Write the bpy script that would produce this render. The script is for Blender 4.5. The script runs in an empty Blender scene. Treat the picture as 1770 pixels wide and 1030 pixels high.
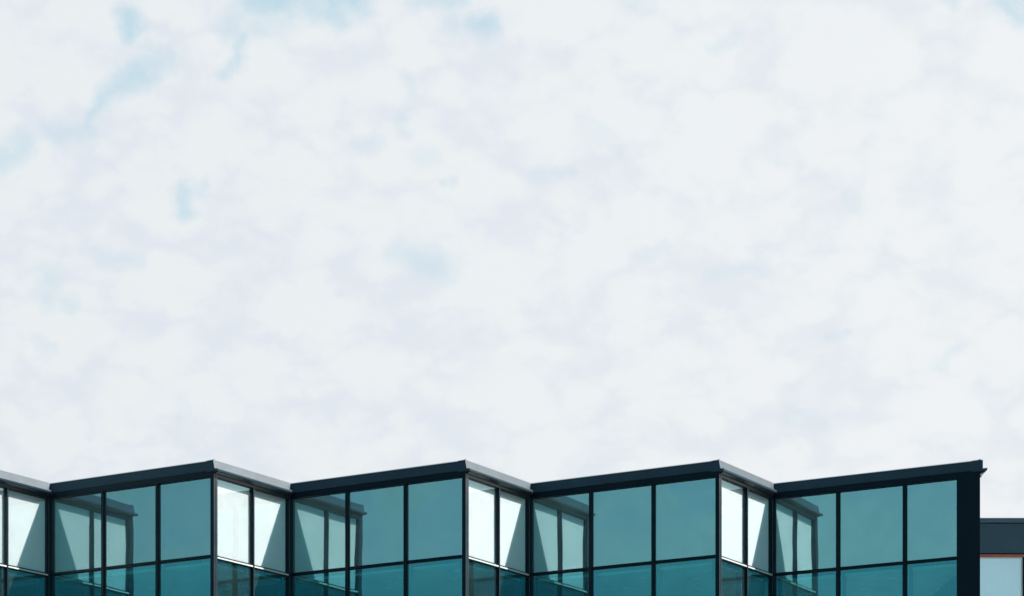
import bpy, bmesh, math, random
from mathutils import Vector
random.seed(7)
S = bpy.context.scene
C = S.collection
R = math.radians
M = 0.0125                       # metres per survey unit
CAMZ = 1.6
TIP, BACK = 3800.0, 3990.0       # distance of projecting and re-entrant corners

# ---------------------------------------------------------------- camera
cam = bpy.data.cameras.new('camera'); co = bpy.data.objects.new('camera', cam); C.objects.link(co)
co.location = (0, 0, CAMZ); co.rotation_euler = (R(90), 0, 0)
cam.sensor_width = 36; cam.lens = 3800 / 1770 * 36
cam.shift_y = (1640 - 515) / 1770
cam.clip_end = 6000; cam.clip_start = .1
S.camera = co
S.view_settings.view_transform = 'Standard'; S.view_settings.look = 'None'
EXPO = 1.15
S.view_settings.exposure = EXPO; S.view_settings.gamma = 1
S.render.resolution_x = 1024; S.render.resolution_y = 595
try:
    S.cycles.transparent_max_bounces = 24; S.cycles.max_bounces = 12; S.cycles.glossy_bounces = 6
except Exception: pass

# ---------------------------------------------------------------- sun
SUN_EL, SUN_AZ = 47.0, 90.0       # azimuth clockwise from +Y
sl = bpy.data.lights.new('sun', 'SUN'); sl.energy = 5; sl.angle = R(.5); sl.color = (1, .965, .90)
so = bpy.data.objects.new('sun', sl); C.objects.link(so)
sd = Vector((math.cos(R(SUN_EL)) * math.sin(R(SUN_AZ)), math.cos(R(SUN_EL)) * math.cos(R(SUN_AZ)), math.sin(R(SUN_EL))))
so.rotation_euler = sd.to_track_quat('Z', 'Y').to_euler(); so.location = (30, 0, 40)

# ---------------------------------------------------------------- node helpers
class N:
    def __init__(s, tree): s.t = tree; s.n = tree.nodes; s.l = tree.links
    def new(s, typ, **kw):
        n = s.n.new(typ)
        for k, v in kw.items(): setattr(n, k, v)
        return n
    def link(s, a, b): s.l.new(a, b)
    def put(s, sock, v):
        if isinstance(v, bpy.types.NodeSocket): s.l.new(v, sock)
        else: sock.default_value = v
    def math(s, op, a, b=0.0, c=None, clamp=False):
        n = s.new('ShaderNodeMath', operation=op); n.use_clamp = clamp
        s.put(n.inputs[0], a); s.put(n.inputs[1], b)
        if c is not None: s.put(n.inputs[2], c)
        return n.outputs[0]
    def vm(s, op, a, b=None):
        n = s.new('ShaderNodeVectorMath', operation=op); s.put(n.inputs[0], a)
        if b is not None: s.put(n.inputs[1], b)
        return n
    def ramp(s, x, a, b, c=0.0, d=1.0, smooth=True):
        n = s.new('ShaderNodeMapRange'); n.interpolation_type = 'SMOOTHSTEP' if smooth else 'LINEAR'
        s.put(n.inputs['Value'], x); s.put(n.inputs['From Min'], a); s.put(n.inputs['From Max'], b)
        s.put(n.inputs['To Min'], c); s.put(n.inputs['To Max'], d); return n.outputs[0]
    def mix(s, f, a, b):
        n = s.new('ShaderNodeMix', data_type='RGBA'); s.put(n.inputs[0], f)
        s.put(n.inputs[6], a); s.put(n.inputs[7], b); return n.outputs[2]
    def noise(s, vec, scale, detail=4, rough=.5, dist=0.0):
        n = s.new('ShaderNodeTexNoise'); s.put(n.inputs['Vector'], vec); n.inputs['Scale'].default_value = scale
        n.inputs['Detail'].default_value = detail; n.inputs['Roughness'].default_value = rough
        n.inputs['Distortion'].default_value = dist; return n.outputs[0]

# ---------------------------------------------------------------- world: Nishita sky behind a broken deck of bright cloud
W = bpy.data.worlds.new('World'); S.world = W; W.use_nodes = True
w = N(W.node_tree); w.n.clear()
out = w.new('ShaderNodeOutputWorld'); bg = w.new('ShaderNodeBackground'); bg.inputs[1].default_value = .1
w.link(bg.outputs[0], out.inputs[0])
sky = w.new('ShaderNodeTexSky', sky_type='NISHITA'); sky.sun_disc = False
sky.sun_elevation = R(SUN_EL); sky.sun_rotation = R(SUN_AZ); sky.air_density = 1.0; sky.dust_density = .6
tc = w.new('ShaderNodeTexCoord'); D = w.vm('NORMALIZE', tc.outputs['Generated']).outputs[0]
def dirpx(x, y):                  # compass direction of a gap in the cloud
    return Vector(((x - 885) / 3800, 1, (1640 - y) / 3800)).normalized()
wob = w.new('ShaderNodeTexNoise'); w.put(wob.inputs['Vector'], D); wob.inputs['Scale'].default_value = 46; wob.inputs['Detail'].default_value = 5; wob.inputs['Roughness'].default_value = .6
wv = w.vm('SUBTRACT', wob.outputs[1], (.5, .5, .5)).outputs[0]
wsc = w.new('ShaderNodeVectorMath', operation='SCALE'); w.put(wsc.inputs[0], wv); wsc.inputs['Scale'].default_value = .018
Dw = w.vm('ADD', D, wsc.outputs[0]).outputs[0]
# creases between the cloud puffs where the blue shows (x0, y0, x1, y1, half width, openness)
gaps = [(222,28,229,54,17,1.1),(255,85,286,116,12,.5),(286,118,240,131,16,.7),(240,133,178,163,16,.95),(176,165,156,214,11,.7),(155,218,88,229,15,.6),
        (44,250,0,272,18,.7),(420,5,402,60,18,.5),(430,78,422,106,13,.8),(408,112,393,136,10,.8),(432,-12,612,-10,26,1.3),(520,10,585,20,19,.9),
        (450,30,500,22,26,.45),(735,-8,792,-2,18,.9),(780,10,790,55,14,.5),(822,50,845,50,17,1.0),(314,335,316,366,15,1.0),(330,335,350,325,10,.5),
        (578,218,604,222,8,.65),(696,130,705,165,11,.35),(702,200,700,232,11,.4),(620,255,660,245,15,.3),(715,280,738,274,16,.32),(770,318,784,320,8,.6),
        (700,432,765,466,24,.55),(86,480,80,515,16,.5),(100,520,126,528,11,.5),(170,446,235,450,14,.28),(1630,-10,1652,-4,16,.8),(1742,-4,1768,28,18,1.0),
        (1228,92,1278,60,11,.38),(315,680,326,716,14,.32),(928,290,985,302,10,.42),(955,384,1000,400,9,.38),(1436,583,1470,574,8,.36),(1615,632,1662,600,10,.28),
        (1360,714,1412,740,17,.28),(1008,225,1056,245,14,.28),(1470,338,1486,376,10,.28),(890,580,980,626,13,.25),(64,580,82,602,12,.34),(1098,446,1152,430,11,.28),
        (808,746,852,724,12,.25),(1238,470,1320,458,15,.28),(1350,276,1370,290,13,.3),(1100,4,1122,16,14,.3),(938,424,950,446,11,.25),(1716,720,1765,736,18,.22),
        (1560,400,1580,425,12,.2),(590,620,640,630,14,.22)]
acc = None
for (x0, y0, x1, y1, r, a) in gaps:
    if a < .28: continue
    A, Bv = dirpx(x0, y0), dirpx(x1, y1); AB = Bv - A
    rel = w.vm('SUBTRACT', Dw, tuple(A)).outputs[0]
    t = w.math('MULTIPLY', w.vm('DOT_PRODUCT', rel, tuple(AB)).outputs['Value'], 1 / AB.length_squared, clamp=True)
    sc = w.new('ShaderNodeVectorMath', operation='SCALE'); sc.inputs[0].default_value = tuple(AB); w.put(sc.inputs['Scale'], t)
    d = w.vm('DISTANCE', rel, sc.outputs[0]).outputs['Value']
    g = w.ramp(d, 0.0, r * 2.0 / 3800, a * .86, 0)
    acc = g if acc is None else w.math('MAXIMUM', acc, g)
fine = w.noise(D, 80, 6, .62, .3)
acc = w.math('ADD', acc, w.math('MULTIPLY', w.math('SUBTRACT', fine, .5), w.math('MULTIPLY', acc, 1.1)))
acc = w.math('MULTIPLY', w.ramp(acc, .02, 1.1, smooth=False), .93)
# cloud deck relief: rounded puffs with creases between them
def puffs(scale, warp, wscale, squash):
    q = w.new('ShaderNodeTexNoise'); w.put(q.inputs['Vector'], D); q.inputs['Scale'].default_value = wscale; q.inputs['Detail'].default_value = 4
    qs = w.new('ShaderNodeVectorMath', operation='SCALE'); w.put(qs.inputs[0], w.vm('SUBTRACT', q.outputs[1], (.5, .5, .5)).outputs[0]); qs.inputs['Scale'].default_value = warp
    p = w.vm('MULTIPLY', w.vm('ADD', D, qs.outputs[0]).outputs[0], (1, 1, squash)).outputs[0]
    v = w.new('ShaderNodeTexVoronoi', feature='F1'); w.put(v.inputs['Vector'], p); v.inputs['Scale'].default_value = scale
    return v.outputs['Distance']
mp = w.new('ShaderNodeMapping'); w.put(mp.inputs[0], D); mp.inputs['Scale'].default_value = (1, 1, 1.55)
n1 = w.noise(mp.outputs[0], 19, 5, .55, .3); n2 = w.noise(mp.outputs[0], 62, 5, .6, .4)
v1 = puffs(27, .040, 26, 1.7); v2 = puffs(66, .020, 60, 1.7)
relief = w.math('ADD', w.math('MULTIPLY', w.ramp(v1, .25, .75, 1, 0, False), .42), w.math('MULTIPLY', w.ramp(v2, .25, .75, 1, 0, False), .22))
relief = w.math('ADD', relief, w.math('ADD', w.math('MULTIPLY', w.math('SUBTRACT', n1, .5), .62), w.math('MULTIPLY', w.math('SUBTRACT', n2, .5), .7)))
shade = w.ramp(relief, -.04, .46)
sep = w.new('ShaderNodeSeparateXYZ'); w.put(sep.inputs[0], D)
K = .1 * 2 ** EXPO
def disp(r, g, b): return (r / K, g / K, b / K, 1)
east = w.ramp(sep.outputs[0], -.25, .28)
white = w.mix(east, disp(.820, .860, .882), disp(.865, .895, .912))
dull = w.mix(east, disp(.742, .796, .862), disp(.79, .832, .880))
cloud = w.mix(shade, dull, white)
# coverage: closed to the front, broken towards the back
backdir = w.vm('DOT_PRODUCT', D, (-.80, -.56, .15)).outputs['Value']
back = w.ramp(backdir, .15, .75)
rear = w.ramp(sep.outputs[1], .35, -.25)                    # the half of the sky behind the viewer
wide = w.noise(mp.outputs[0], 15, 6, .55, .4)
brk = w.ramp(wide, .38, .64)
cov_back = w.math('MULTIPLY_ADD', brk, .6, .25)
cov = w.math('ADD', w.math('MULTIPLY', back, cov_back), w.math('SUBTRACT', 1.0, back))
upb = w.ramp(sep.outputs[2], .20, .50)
cloudb = w.mix(back, w.mix(rear, cloud, w.mix(w.ramp(sep.outputs[2], .12, .45), disp(.48, .70, .82), disp(.20, .47, .60))), w.mix(upb, disp(.33, .63, .67), disp(.06, .16, .22)))  # unseen rear sky dimmed and tinted teal to shade and colour the long faces
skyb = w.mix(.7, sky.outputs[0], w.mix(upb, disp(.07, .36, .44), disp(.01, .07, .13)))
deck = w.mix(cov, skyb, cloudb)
skyf = w.mix(.9, sky.outputs[0], disp(.53, .72, .80))
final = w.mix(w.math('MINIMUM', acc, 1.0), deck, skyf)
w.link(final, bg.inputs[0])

# ---------------------------------------------------------------- materials
def mat(name):
    m = bpy.data.materials.new(name); m.use_nodes = True
    t = N(m.node_tree); t.n.clear()
    o = t.new('ShaderNodeOutputMaterial'); return m, t, o
def principled(name, col, rough=.5, metal=0.0, var=.12, vscale=3.0, bump=0.0, bscale=40, coords='Object', spec=.5):
    m, t, o = mat(name); p = t.new('ShaderNodeBsdfPrincipled'); t.link(p.outputs[0], o.inputs[0])
    c = t.new('ShaderNodeTexCoord')
    n = t.noise(c.outputs[coords], vscale, 6, .6)
    a = tuple(x * (1 - var) for x in col) + (1,); b = tuple(min(1, x * (1 + var)) for x in col) + (1,)
    t.put(p.inputs['Base Color'], t.mix(t.ramp(n, .3, .7), a, b))
    n2 = t.noise(c.outputs[coords], vscale * 4, 4, .6)
    t.put(p.inputs['Roughness'], t.ramp(n2, .3, .7, rough * .85, min(1, rough * 1.15)))
    p.inputs['Metallic'].default_value = metal
    p.inputs['Specular IOR Level'].default_value = spec
    if bump:
        bn = t.new('ShaderNodeBump'); bn.inputs['Strength'].default_value = bump; bn.inputs['Distance'].default_value = .01
        t.put(bn.inputs['Height'], t.noise(c.outputs[coords], bscale, 5, .6)); t.link(bn.outputs[0], p.inputs['Normal'])
    return m
def glass(name, r0, r60, rtint, ttint, wav=.0055):
    m, t, o = mat(name)
    c = t.new('ShaderNodeTexCoord'); oi = t.new('ShaderNodeObjectInfo')
    off = t.vm('ADD', c.outputs['Object'], None)
    cb = t.new('ShaderNodeCombineXYZ'); t.put(cb.inputs[0], t.math('MULTIPLY', oi.outputs['Random'], 37.0)); t.put(cb.inputs[2], t.math('MULTIPLY', oi.outputs['Random'], 19.0))
    t.link(cb.outputs[0], off.inputs[1])
    bn = t.new('ShaderNodeBump'); bn.inputs['Strength'].default_value = 1; bn.inputs['Distance'].default_value = wav
    t.put(bn.inputs['Height'], t.noise(off.outputs[0], .9, 1, .4))
    gl = t.new('ShaderNodeBsdfGlossy'); gl.inputs['Roughness'].default_value = .012; gl.inputs['Color'].default_value = (*rtint, 1)
    t.link(bn.outputs[0], gl.inputs['Normal'])
    tr = t.new('ShaderNodeBsdfTransparent'); tr.inputs[0].default_value = (*ttint, 1)
    lw = t.new('ShaderNodeLayerWeight'); lw.inputs['Blend'].default_value = .5
    f = t.ramp(lw.outputs['Facing'], .05, .5, r0, r60, smooth=False)
    dust = t.noise(off.outputs[0], 2.2, 6, .65)
    f = t.math('MULTIPLY', f, t.ramp(dust, .3, .7, .95, 1.04))
    mx = t.new('ShaderNodeMixShader'); t.put(mx.inputs[0], f); t.link(tr.outputs[0], mx.inputs[1]); t.link(gl.outputs[0], mx.inputs[2])
    # a thin film of dust scatters a little light
    df = t.new('ShaderNodeBsdfDiffuse'); df.inputs[0].default_value = (.30, .50, .52, 1)
    m2 = t.new('ShaderNodeMixShader'); t.put(m2.inputs[0], t.ramp(dust, .35, .75, .02, .04)); t.link(mx.outputs[0], m2.inputs[1]); t.link(df.outputs[0], m2.inputs[2])
    t.link(m2.outputs[0], o.inputs[0]); return m
def sheen_metal(name, col, f0, f60, rough, tint=(1, .99, .95)):
    # dark coated metal whose clear coat mirrors the sky at a slant
    m, t, o = mat(name); c = t.new('ShaderNodeTexCoord')
    n = t.noise(c.outputs['Object'], 1.3, 6, .6)
    df = t.new('ShaderNodeBsdfDiffuse'); t.put(df.inputs[0], t.mix(t.ramp(n, .3, .7), tuple(x * .9 for x in col) + (1,), tuple(x * 1.1 for x in col) + (1,)))
    gl = t.new('ShaderNodeBsdfGlossy'); gl.inputs['Color'].default_value = (*tint, 1)
    t.put(gl.inputs['Roughness'], t.ramp(t.noise(c.outputs['Object'], 5, 4, .6), .3, .7, rough * .96, rough * 1.04))
    lw = t.new('ShaderNodeLayerWeight'); lw.inputs['Blend'].default_value = .5
    mx = t.new('ShaderNodeMixShader'); t.put(mx.inputs[0], t.ramp(lw.outputs['Facing'], .18, .52, f0, f60))
    t.link(df.outputs[0], mx.inputs[1]); t.link(gl.outputs[0], mx.inputs[2]); t.link(mx.outputs[0], o.inputs[0]); return m
def clear(name):
    m, t, o = mat(name); tr = t.new('ShaderNodeBsdfTransparent'); tr.inputs[0].default_value = (.97, .99, .99, 1)
    t.link(tr.outputs[0], o.inputs[0]); return m

MT = {}
MT['frame'] = sheen_metal('navy_anodised_metal', (.0015, .010, .020), .01, .15, .38)
MT['fascia'] = sheen_metal('grey_fascia_metal', (.018, .045, .075), .02, .15, .42, (1, .97, .89))
MT['trim'] = principled('pale_aluminium', (.62, .62, .60), .4, .2, .05, 3)
MT['glass'] = glass('teal_reflective_glass', .48, .26, (.60, .94, .95), (.935, .945, .96))
MT['vision'] = glass('teal_vision_glass', .33, .34, (.20, .69, .78), (.46, .88, .93))
MT['glass_edge'] = clear('glass_inner_face')
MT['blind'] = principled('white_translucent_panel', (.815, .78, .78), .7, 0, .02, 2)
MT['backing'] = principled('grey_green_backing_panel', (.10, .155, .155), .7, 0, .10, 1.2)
MT['ceiling'] = principled('interior_ceiling', (.34, .60, .60), .8, 0, .10, 1)
MT['interior'] = principled('interior_wall', (.06, .12, .15), .8, 0, .2, 1)
MT['dark'] = principled('dark_rubber', (.012, .014, .016), .7)
MT['roof'] = principled('roof_membrane', (.16, .17, .18), .85, 0, .2, 2, bump=.3)
MT['slate'] = principled('slate_cladding', (.030, .062, .090), .5, .0, .06, 1.5, bump=.05)
MT['slate_cap'] = principled('slate_coping_metal', (.065, .105, .135), .45, .1, .05, 1.5)
MT['rust'] = principled('brown_red_lintel', (.40, .10, .07), .6, 0, .12, 4)
MT['concrete'] = principled('grey_paving', (.12, .12, .115), .85, 0, .15, .6, bump=.3, bscale=20)
MT['asphalt'] = principled('asphalt', (.05, .05, .052), .9, 0, .2, .8, bump=.4, bscale=60)
MT['lawn'] = principled('grass_field', (.05, .08, .03), .95, 0, .35, .05)
MT['lamp'] = principled('downlight_glass', (.8, .85, .85), .3)

# ---------------------------------------------------------------- mesh helpers
class MB:
    def __init__(s): s.v = []; s.f = []; s.mi = []
    def hexa(s, p, mi=0, front=None):
        """p: 8 points, 0-3 bottom loop, 4-7 top loop; sides 0-1,1-2,2-3,3-0"""
        b = len(s.v); s.v += [tuple(q) for q in p]
        fs = [(3,2,1,0),(4,5,6,7),(0,1,5,4),(1,2,6,5),(2,3,7,6),(3,0,4,7)]
        for i, f in enumerate(fs):
            s.f.append(tuple(b + k for k in f)); s.mi.append(front if (front is not None and i == 2) else mi)
    def prism(s, pts, z0, z1, mi=0):
        b = len(s.v); n = len(pts)
        s.v += [(x, y, z0) for x, y in pts] + [(x, y, z1) for x, y in pts]
        s.f.append(tuple(b + i for i in reversed(range(n)))); s.mi.append(mi)
        s.f.append(tuple(b + n + i for i in range(n))); s.mi.append(mi)
        for i in range(n):
            j = (i + 1) % n; s.f.append((b+i, b+j, b+n+j, b+n+i)); s.mi.append(mi)
    def build(s, name, mats, parent=None, bevel=0.0, **props):
        me = bpy.data.meshes.new(name); me.from_pydata(s.v, [], s.f)
        if not isinstance(mats, (list, tuple)): mats = [mats]
        for m in mats: me.materials.append(m)
        for p, i in zip(me.polygons, s.mi): p.material_index = i
        bm = bmesh.new(); bm.from_mesh(me); bmesh.ops.recalc_face_normals(bm, faces=bm.faces); bm.to_mesh(me); bm.free()
        o = bpy.data.objects.new(name, me); C.objects.link(o)
        if parent: o.parent = parent; o.matrix_parent_inverse = parent_inv(parent)
        if bevel:
            b = o.modifiers.new('bevel', 'BEVEL'); b.width = bevel; b.segments = 2; b.limit_method = 'ANGLE'
        for k, v in props.items(): o[k] = v
        return o
def parent_inv(p):
    from mathutils import Matrix
    # part of the root Empty: cancel its offset; sub-part of a part: the part already sits in world space
    return Matrix.Identity(4) if p.parent else Matrix.Translation(p.location).inverted()
def empty(name, loc, label, cat, group=None):
    o = bpy.data.objects.new(name, None); o.location = loc; C.objects.link(o)
    o['label'] = label; o['category'] = cat
    if group: o['group'] = group
    return o

class Face:
    """a vertical facade plane from a to b (survey units); n points outward"""
    def __init__(s, a, b, side):
        s.a = Vector(a); s.b = Vector(b); s.L = (s.b - s.a).length
        s.u = (s.b - s.a) / s.L; s.n = Vector((s.u.y, -s.u.x)) * side
    def p(s, u, n, z):
        q = s.a + s.u * u + s.n * n; return (q.x * M, q.y * M, CAMZ + z * M)
    def xy(s, u, n):
        q = s.a + s.u * u + s.n * n; return (q.x * M, q.y * M)
    def box(s, mb, u0, u1, n0, n1, z0, z1, mi=0, front=None):   # n1 = outer face
        mb.hexa([s.p(u0,n1,z0), s.p(u1,n1,z0), s.p(u1,n0,z0), s.p(u0,n0,z0),
                 s.p(u0,n1,z1), s.p(u1,n1,z1), s.p(u1,n0,z1), s.p(u0,n0,z1)], mi, front)
    def prof(s, mb, u0, u1, pts, mi=0):      # extrude an (n,z) profile along u
        b = len(mb.v); k = len(pts)
        ue = u0 if isinstance(u0, (list, tuple)) else [u0] * k
        uf = u1 if isinstance(u1, (list, tuple)) else [u1] * k
        for (n, z), uu in zip(pts, ue): mb.v.append(s.p(uu, n, z))
        for (n, z), uu in zip(pts, uf): mb.v.append(s.p(uu, n, z))
        mb.f.append(tuple(b + i for i in range(k))); mb.mi.append(mi)
        mb.f.append(tuple(b + k + i for i in reversed(range(k)))); mb.mi.append(mi)
        for i in range(k):
            j = (i + 1) % k; mb.f.append((b+i, b+k+i, b+k+j, b+j)); mb.mi.append(mi)

# ---------------------------------------------------------------- setting
GZ = -CAMZ / M                     # ground height in survey units
g = MB(); g.prism([(-1500,-1500),(1500,-1500),(1500,1500),(-1500,1500)], -.5, 0); g.build('ground', MT['lawn'], kind='structure')
g = MB(); g.prism([(-70,34),(70,34),(70,80),(-70,80)], -.3, .12); g.build('pavement', MT['concrete'], kind='structure', bevel=.02)
g = MB(); g.prism([(-300,20),(300,20),(300,33.9),(-300,33.9)], -.2, .004); g.build('road', MT['asphalt'], kind='structure')
g = MB(); g.prism([(-300,-40),(300,-40),(300,19.9),(-300,19.9)], -.2, .10); g.build('plaza', MT['concrete'], kind='structure')

# ---------------------------------------------------------------- sawtooth building
CX = [-2144, -1709, -1274, -838, -402, 33, 474]      # re-entrant corners
TX = [-1822, -1387, -952, -516, -81, 357, 807]       # projecting corners
FIRST_SEEN = 2
ZT, ZF, ZL, ZG, ZTR = 844.5, 830.5, 826.0, 817.0, 680.0
ROWS = [ZTR, 540, 400, 260, 120, -20, GZ + 9]
B = empty('glass_building', ((CX[0] + TX[-1]) / 2 * M, BACK * M, 0),
          'long teal glass building with a sawtooth zigzag facade and grey metal cornice', 'building')
rest_w = MB()                                        # everything below the photographed rows
LONG, SHORT = [], []
for k in range(len(CX)):
    LONG.append(Face((CX[k], BACK), (TX[k], TIP), 1))
    if k < len(CX) - 1: SHORT.append(Face((TX[k], TIP), (CX[k+1], BACK), 1))
    else:
        e = Vector((0.0, 1.0)); SHORT.append(Face((TX[k], TIP), (TX[k] + e.x * 700, TIP + e.y * 700), 1))

def window(F, u0, u1, z0, z1, kind):
    """kind: panel (white blind behind), backing (grey panel behind), clear"""
    r = 1.3
    f = MB()
    F.box(f, u0, u1, -6, -.6, z1 - r, z1); F.box(f, u0, u1, -6, -.6, z0, z0 + r)
    F.box(f, u0, u0 + r, -6, -.65, z0 + r, z1 - r); F.box(f, u1 - r, u1, -6, -.65, z0 + r, z1 - r)
    wn = f.build('window', MT['frame'], B)
    p = MB(); F.box(p, u0 + r, u1 - r, -3.2, -2.2, z0 + r, z1 - r, 1, 0)
    p.build('pane', [MT['vision' if kind == 'clear' else 'glass'], MT['glass_edge']], wn)
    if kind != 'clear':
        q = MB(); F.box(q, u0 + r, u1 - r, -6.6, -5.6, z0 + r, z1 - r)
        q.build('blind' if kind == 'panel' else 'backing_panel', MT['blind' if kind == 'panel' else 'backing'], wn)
    else:
        # a second, inner sash set back behind the outer pane
        q = MB(); a = 7.0
        F.box(q, u0 + 1, u1 - 1, -17, -12, z1 - 6, z1); F.box(q, u0 + 1, u0 + a, -17, -12, z0, z1 - 6); F.box(q, u1 - a, u1 - 1, -17, -12, z0, z1 - 6)
        q.build('inner_sash', MT['inner'], wn)
    return wn
MT['inner'] = principled('inner_sash_paint', (.03, .16, .24), .5, 0, .05, 2)

def facade(F, cuts, end0, end1, kind, seen, short):
    """cuts: list of u positions (ends and mullion centres)"""
    mw = 3.4 if short else 5.4
    edges = []
    for i in range(len(cuts) - 1):
        u0 = cuts[i] + (end0 if i == 0 else mw / 2); u1 = cuts[i+1] - (end1 if i == len(cuts) - 2 else mw / 2)
        edges.append((u0, u1))
    for c in cuts[1:-1]:
        m = MB(); F.box(m, c - mw/2, c + mw/2, -9, 2.6 if short else 2.2, GZ + 9, ZG + .6)
        m.build('mullion', MT['frame'], B, bevel=.004)
    for (u0, u1) in edges:
        if seen:
            window(F, u0, u1, ZTR + (1.6 if not short else 1.0), ZG, kind)
            window(F, u0, u1, ROWS[1] + 1.5, ZTR - (1.6 if not short else 3.6), 'clear')
        else:
            for (za, zb, kd) in ((ZTR + 1.6, ZG, 1), (ROWS[1] + 1.5, ZTR - 1.6, 0)):
                F.box(rest_w, u0, u1, -3.2, -2.2, za, zb, 1, 0)
                if kd: F.box(rest_w, u0, u1, -6.6, -5.6, za, zb, 3 if kind == 'panel' else 4)
        for r in range(1, len(ROWS) - 1):
            za, zb = ROWS[r+1] + 1.5, ROWS[r] - 1.5
            F.box(rest_w, u0, u1, -3.2, -2.2, za, zb, 1, 0)
            if r % 2 == 1: F.box(rest_w, u0, u1, -6.6, -5.6, za, zb, 3 if kind == 'panel' else 4)
            F.box(rest_w, u0, u1, -6, 0, ROWS[r] - 1.5, ROWS[r] + 1.5, 2)
        # transom
        t = MB()
        if short:
            F.box(t, u0, u1, -7, .6, ZTR - .6, ZTR + 1.0, 0); F.box(t, u0, u1, -7, 1.8, ZTR - 3.0, ZTR - .6, 1); F.box(t, u0, u1, -7, .6, ZTR - 3.6, ZTR - 3.0, 0)
        else:
            F.box(t, u0, u1, -7, .8, ZTR - 1.6, ZTR + 1.6, 0)
        if seen: t.build('transom', [MT['frame'], MT['trim']], B)
        else:
            F.box(rest_w, u0, u1, -7, .8, ZTR - 1.6, ZTR + 1.6, 2)
        # plinth
        F.box(rest_w, u0, u1, -9, 1, GZ - 10, GZ + 9, 2)

for k in range(len(CX)):
    last = k == len(CX) - 1
    L, Sh = LONG[k], SHORT[k]
    seen = k > FIRST_SEEN
    nat = Vector((322, 190)).length
    cuts = [0, nat / 3, nat * 2 / 3, L.L]
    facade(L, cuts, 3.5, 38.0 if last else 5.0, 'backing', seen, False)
    if last:
        n = 6; scuts = [i * 111.0 for i in range(n + 1)]
        facade(Sh, scuts, 8, 4, 'panel', False, True)
    else:
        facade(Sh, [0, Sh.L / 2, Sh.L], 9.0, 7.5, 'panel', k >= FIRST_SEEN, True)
    # corner posts
    m = MB()
    if last:
        pa, pb = L.xy(L.L - 39, 2.4), L.xy(L.L - 39, -14)
        xe = (TX[k] + 1.5) * M; tt = (xe - pa[0]) / L.u.x; m.prism([pa, (xe, pa[1] + tt * L.u.y), (xe, pb[1]), pb], 0, CAMZ + ZL * M)
        m.build('corner_post', MT['frame'], B, bevel=.006)
    else:
        L.box(m, L.L - 5, L.L + 2.4, -8, 2.4, GZ, ZL - 1); Sh.box(m, 2.0, 4.6, -6, 2.7, GZ, ZL - 1); Sh.box(m, 4.9, 9, -6, 1.9, GZ, ZL - 1)
        m.build('corner_post', MT['frame'], B, bevel=.003)
    if not last:
        nL = LONG[k+1]
        m = MB(); Sh.box(m, Sh.L - 7.5, Sh.L - .2, -8, 1.6, GZ, ZL - 1); nL.box(m, .2, 3.5, -8, 1.8, GZ, ZL - 1)
        m.build('recess_post', MT['frame'], B, bevel=.003)
    # cornice, long side: fascia board and recessed head
    OL, OS = 4.5, 5.5
    m = MB()
    pr = [(-12, ZT), (OL - 1.2, ZT), (OL, ZT - 1.5), (OL, ZF - 2.2), (OL - .8, ZF - 3.0), (-12, ZF - 3.0)]
    L.prof(m, -1.0 if k else -20, [L.L + (.51 * n_ + OS - .4) / .86 for n_, z_ in pr] if last else [L.L - .3 + 1.6 + (OS - 1.6) * min(1, max(0, (ZT - z_) / (ZT - ZF))) for n_, z_ in pr], pr)
    m.build('fascia', MT['fascia'], B)
    m = MB(); L.box(m, 0, L.L + (2 if last else 1), -9, 3.0, ZG, ZF - 3.0); m.build('window_head', MT['frame'], B)
    # cornice, short side: raked fascia, shadow gap, drip ledge, sloped soffit
    e = Sh.L + (-OL - .2 if not last else 0)
    def sprof(d, pts):
        Sh.prof(m, [-.593 * n_ - OL / .86 + .4 + d for n_, z_ in pts] if last else -OL + d, e, pts)
    m = MB()
    sprof(.2, [(-12, ZT + .2), (1.6, ZT + .6), (2.6, ZT + .6), (OS, ZF), (-12, ZF)])
    m.build('fascia', MT['fascia'], B)
    m = MB(); sprof(.6, [(-12, ZF), (OS - 1.4, ZF), (OS - 1.4, ZF - 1.0), (-12, ZF - 1.0)]); m.build('shadow_gap', MT['dark'], B)
    m = MB(); sprof(.2, [(-12, ZF - 1.0), (OS + 6.5, ZF - 1.0), (OS + 7, ZF - 1.6), (OS + 6.2, ZL - .6), (-12, ZL - .6)]); m.build('drip_ledge', MT['fascia'], B, bevel=.004)
    m = MB(); sprof(OL + 1, [(-8, ZL - .6), (OS + 4.2, ZL - .6), (OS + 3.4, ZL - 1.6), (2.0, ZG + 5), (2.0, ZG), (-8, ZG)]); m.build('soffit', MT['frame'], B)
    if last:
        m = MB(); Sh.prof(m, 1.2, 60, [(.3, ZL - .8), (OS + 5, ZL - .8), (.3, ZL - 11)]); m.build('lit_soffit_wedge', MT['trim'], B)  # end of the soffit in pale metal; bounced sunlight is put into its colour
    # little upstand where the two fascias meet
    m = MB(); q = L.p(L.L + 2.3, 2.0, ZT)
    L.box(m, L.L + 1.2, L.L + 2.4, .4, 3.0, ZT - 1, ZT + 2.0); m.build('corner_cap', MT['fascia'], B, bevel=.004)

rest_w.build('window', [MT['glass'], MT['glass_edge'], MT['frame'], MT['blind'], MT['backing']], B, kind='stuff')

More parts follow.
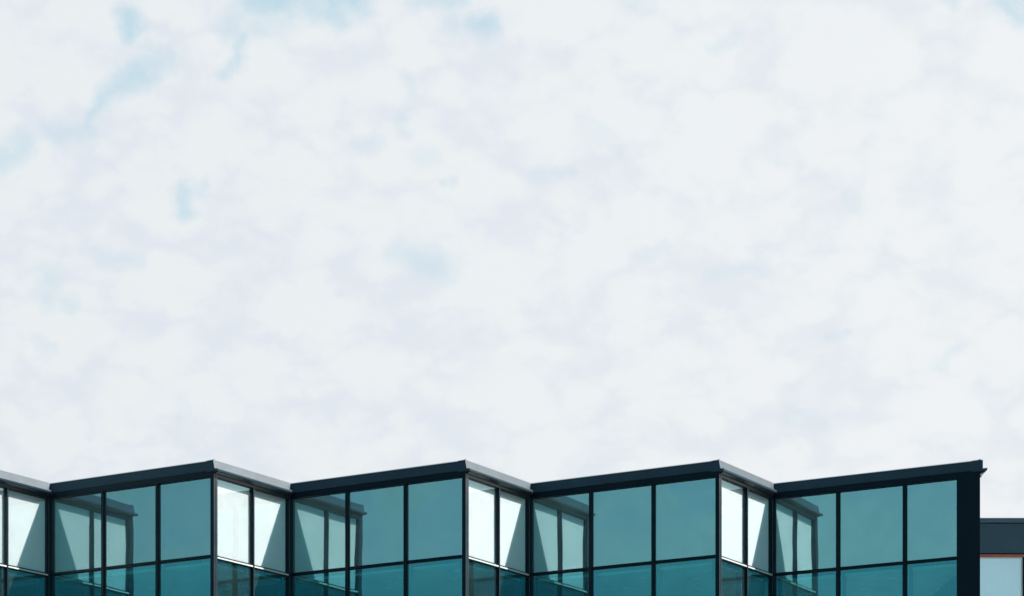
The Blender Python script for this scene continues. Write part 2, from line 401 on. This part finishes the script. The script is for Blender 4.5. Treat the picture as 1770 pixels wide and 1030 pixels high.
# roof slab, floor slabs, ceilings, inner walls
outline = []
for k in range(len(CX)):
    F = LONG[k]; outline.append(F.xy(-12 if k else 0, -12)); outline.append(F.xy(F.L - 12, -12))
e = SHORT[-1]; outline.append(e.xy(e.L - 8, -12))
outline.append((CX[0] * M + .2, outline[-1][1]))
def zz(z): return CAMZ + z * M
m = MB(); m.prism(outline, zz(826), zz(833)); m.build('roof', MT['roof'], B)
for (za, zb) in ((668, 704), (410, 424), (130, 144)):
    m = MB(); m.prism(outline, zz(za), zz(zb)); m.build('ceiling', MT['ceiling'], B)
m = MB(); bx0, bx1 = CX[0] * M, outline[-2][0]
# solid end wall of the lower storeys, seen from inside through the last pane
MT['deep'] = principled('deep_teal_plaster', (.004, .10, .15), .7, 0, .1, 1)
e = SHORT[-1]; b_ = MB(); e.box(b_, 14, e.L - 8, -14, -12, 592, 668); b_.build('end_wall', MT['deep'], B)
m = MB()
m.prism([(bx0, 54.2), (bx1 - 4.5, 54.2), (bx1 - 4.5, 54.4), (bx0, 54.4)], .1, zz(826)); m.build('interior_wall', MT['interior'], B)
m = MB(); m.prism([(bx0 - .1, BACK*M + .1), (bx0 + .1, BACK*M + .1), (bx0 + .1, 58.3), (bx0 - .1, 58.3)], 0, zz(ZT)); m.build('end_wall', MT['slate'], B)
m = MB(); m.prism([(bx0, 58.4), (bx1, 58.4), (bx1, 58.7), (bx0, 58.7)], 0, zz(ZT)); m.build('rear_wall', MT['slate'], B)
MT['floor'] = principled('interior_floor', (.52, .56, .55), .6, 0, .08, 1)
m = MB(); m.prism(outline, zz(424.5), zz(426)); m.build('floor', MT['floor'], B)
# recessed downlights in the top ceiling
for k in range(3, 7):
    for (u, n) in ((.30, -150), (.52, -70), (.72, -130), (.86, -60), (.60, -230)):
        F = LONG[k]; x, y = F.xy(F.L * u, n)
        m = MB(); m.prism([(x + .09 * math.cos(a * math.pi / 8), y + .09 * math.sin(a * math.pi / 8)) for a in range(16)], zz(666.8), zz(668.4))
        m.build('downlight', MT['lamp'], B)

# ---------------------------------------------------------------- neighbouring block on the right
DN = 4560.0; sN = DN / 3800
def nx(x): return (x - 885) * sN * M
def nz(y): return CAMZ + (1640 - y) * sN * M
yN = DN * M
NB = empty('flat_roofed_building', (nx(2000), yN, 0), 'lower slate clad building with flat roof at the right edge behind the glass building', 'building')
def nbox(name, x0, x1, y0, y1, d0, d1, m, bevel=0, parent=None):
    b = MB(); b.prism([(nx(x0), yN + d0), (nx(x1), yN + d0), (nx(x1), yN + d1), (nx(x0), yN + d1)], nz(y1), nz(y0)); return b.build(name, m, parent or NB, bevel=bevel)
gy = 1640 + CAMZ / M / sN
nbox('coping', 1560, 2660, 895.5, 903.6, -.10, 8.1, MT['slate_cap'], .01)
nbox('shadow_gap', 1562, 2658, 903.6, 905, -.02, 8, MT['dark'])
nbox('parapet', 1561, 2659, 905, 955.5, -.06, 8, MT['slate'])
nbox('shadow_gap', 1562, 2658, 955.5, 957.5, .0, 8, MT['dark'])
nbox('lintel', 1563, 2657, 957.5, 962.4, -.03, .12, MT['rust'], .004)
nbox('wall', 1563, 2657, 1190, gy, .0, 7.9, MT['slate'])
nbox('rear_wall', 1563, 2657, 957.5, 1190, 7.5, 7.9, MT['slate'])
nbox('side_wall', 1563, 1569, 961.8, 1190, .25, 7.5, MT['slate'])
nbox('side_wall', 2651, 2657, 961.8, 1190, .25, 7.5, MT['slate'])
x = 1573
MT['pale_blind'] = principled('pale_blue_roller_blind', (.74, .90, .98), .7, 0, .03, 2)
MT['nglass'] = glass('pale_blue_glass', .60, .62, (1, 1, 1), (.95, .97, 1))
for i in range(12):
    x0 = x + i * 97.2 + (0)
    if x0 > 2640: break
    a, b = x0 + 5, min(x0 + 92.2 + 5, 2650)
    f = MB()
    for (p0, p1, q0, q1) in ((a, b, 961.9, 963.2), (a, b, 1187, 1190), (a, a + 1.2, 963.2, 1187), (b - 1.2, b, 963.2, 1187)):
        f.prism([(nx(p0), yN), (nx(p1), yN), (nx(p1), yN + .12), (nx(p0), yN + .12)], nz(q1), nz(q0))
    wf = f.build('window', MT['trim'], NB)
    g_ = MB(); g_.hexa([(nx(a+1.2), yN+.05, nz(1187)), (nx(b-1.2), yN+.05, nz(1187)), (nx(b-1.2), yN+.065, nz(1187)), (nx(a+1.2), yN+.065, nz(1187)),
                        (nx(a+1.2), yN+.05, nz(963.2)), (nx(b-1.2), yN+.05, nz(963.2)), (nx(b-1.2), yN+.065, nz(963.2)), (nx(a+1.2), yN+.065, nz(963.2))], 1, 0)
    g_.build('pane', [MT['nglass'], MT['glass_edge']], wf)
    q = MB(); q.prism([(nx(a+1.2), yN+.14), (nx(b-1.2), yN+.14), (nx(b-1.2), yN+.16), (nx(a+1.2), yN+.16)], nz(1187), nz(963)); q.build('blind', MT['pale_blind'], wf)
    nbox('pier', x0 - .0 - 0, x0 + 5, 961.8, 1190, -.02, .25, MT['frame'])
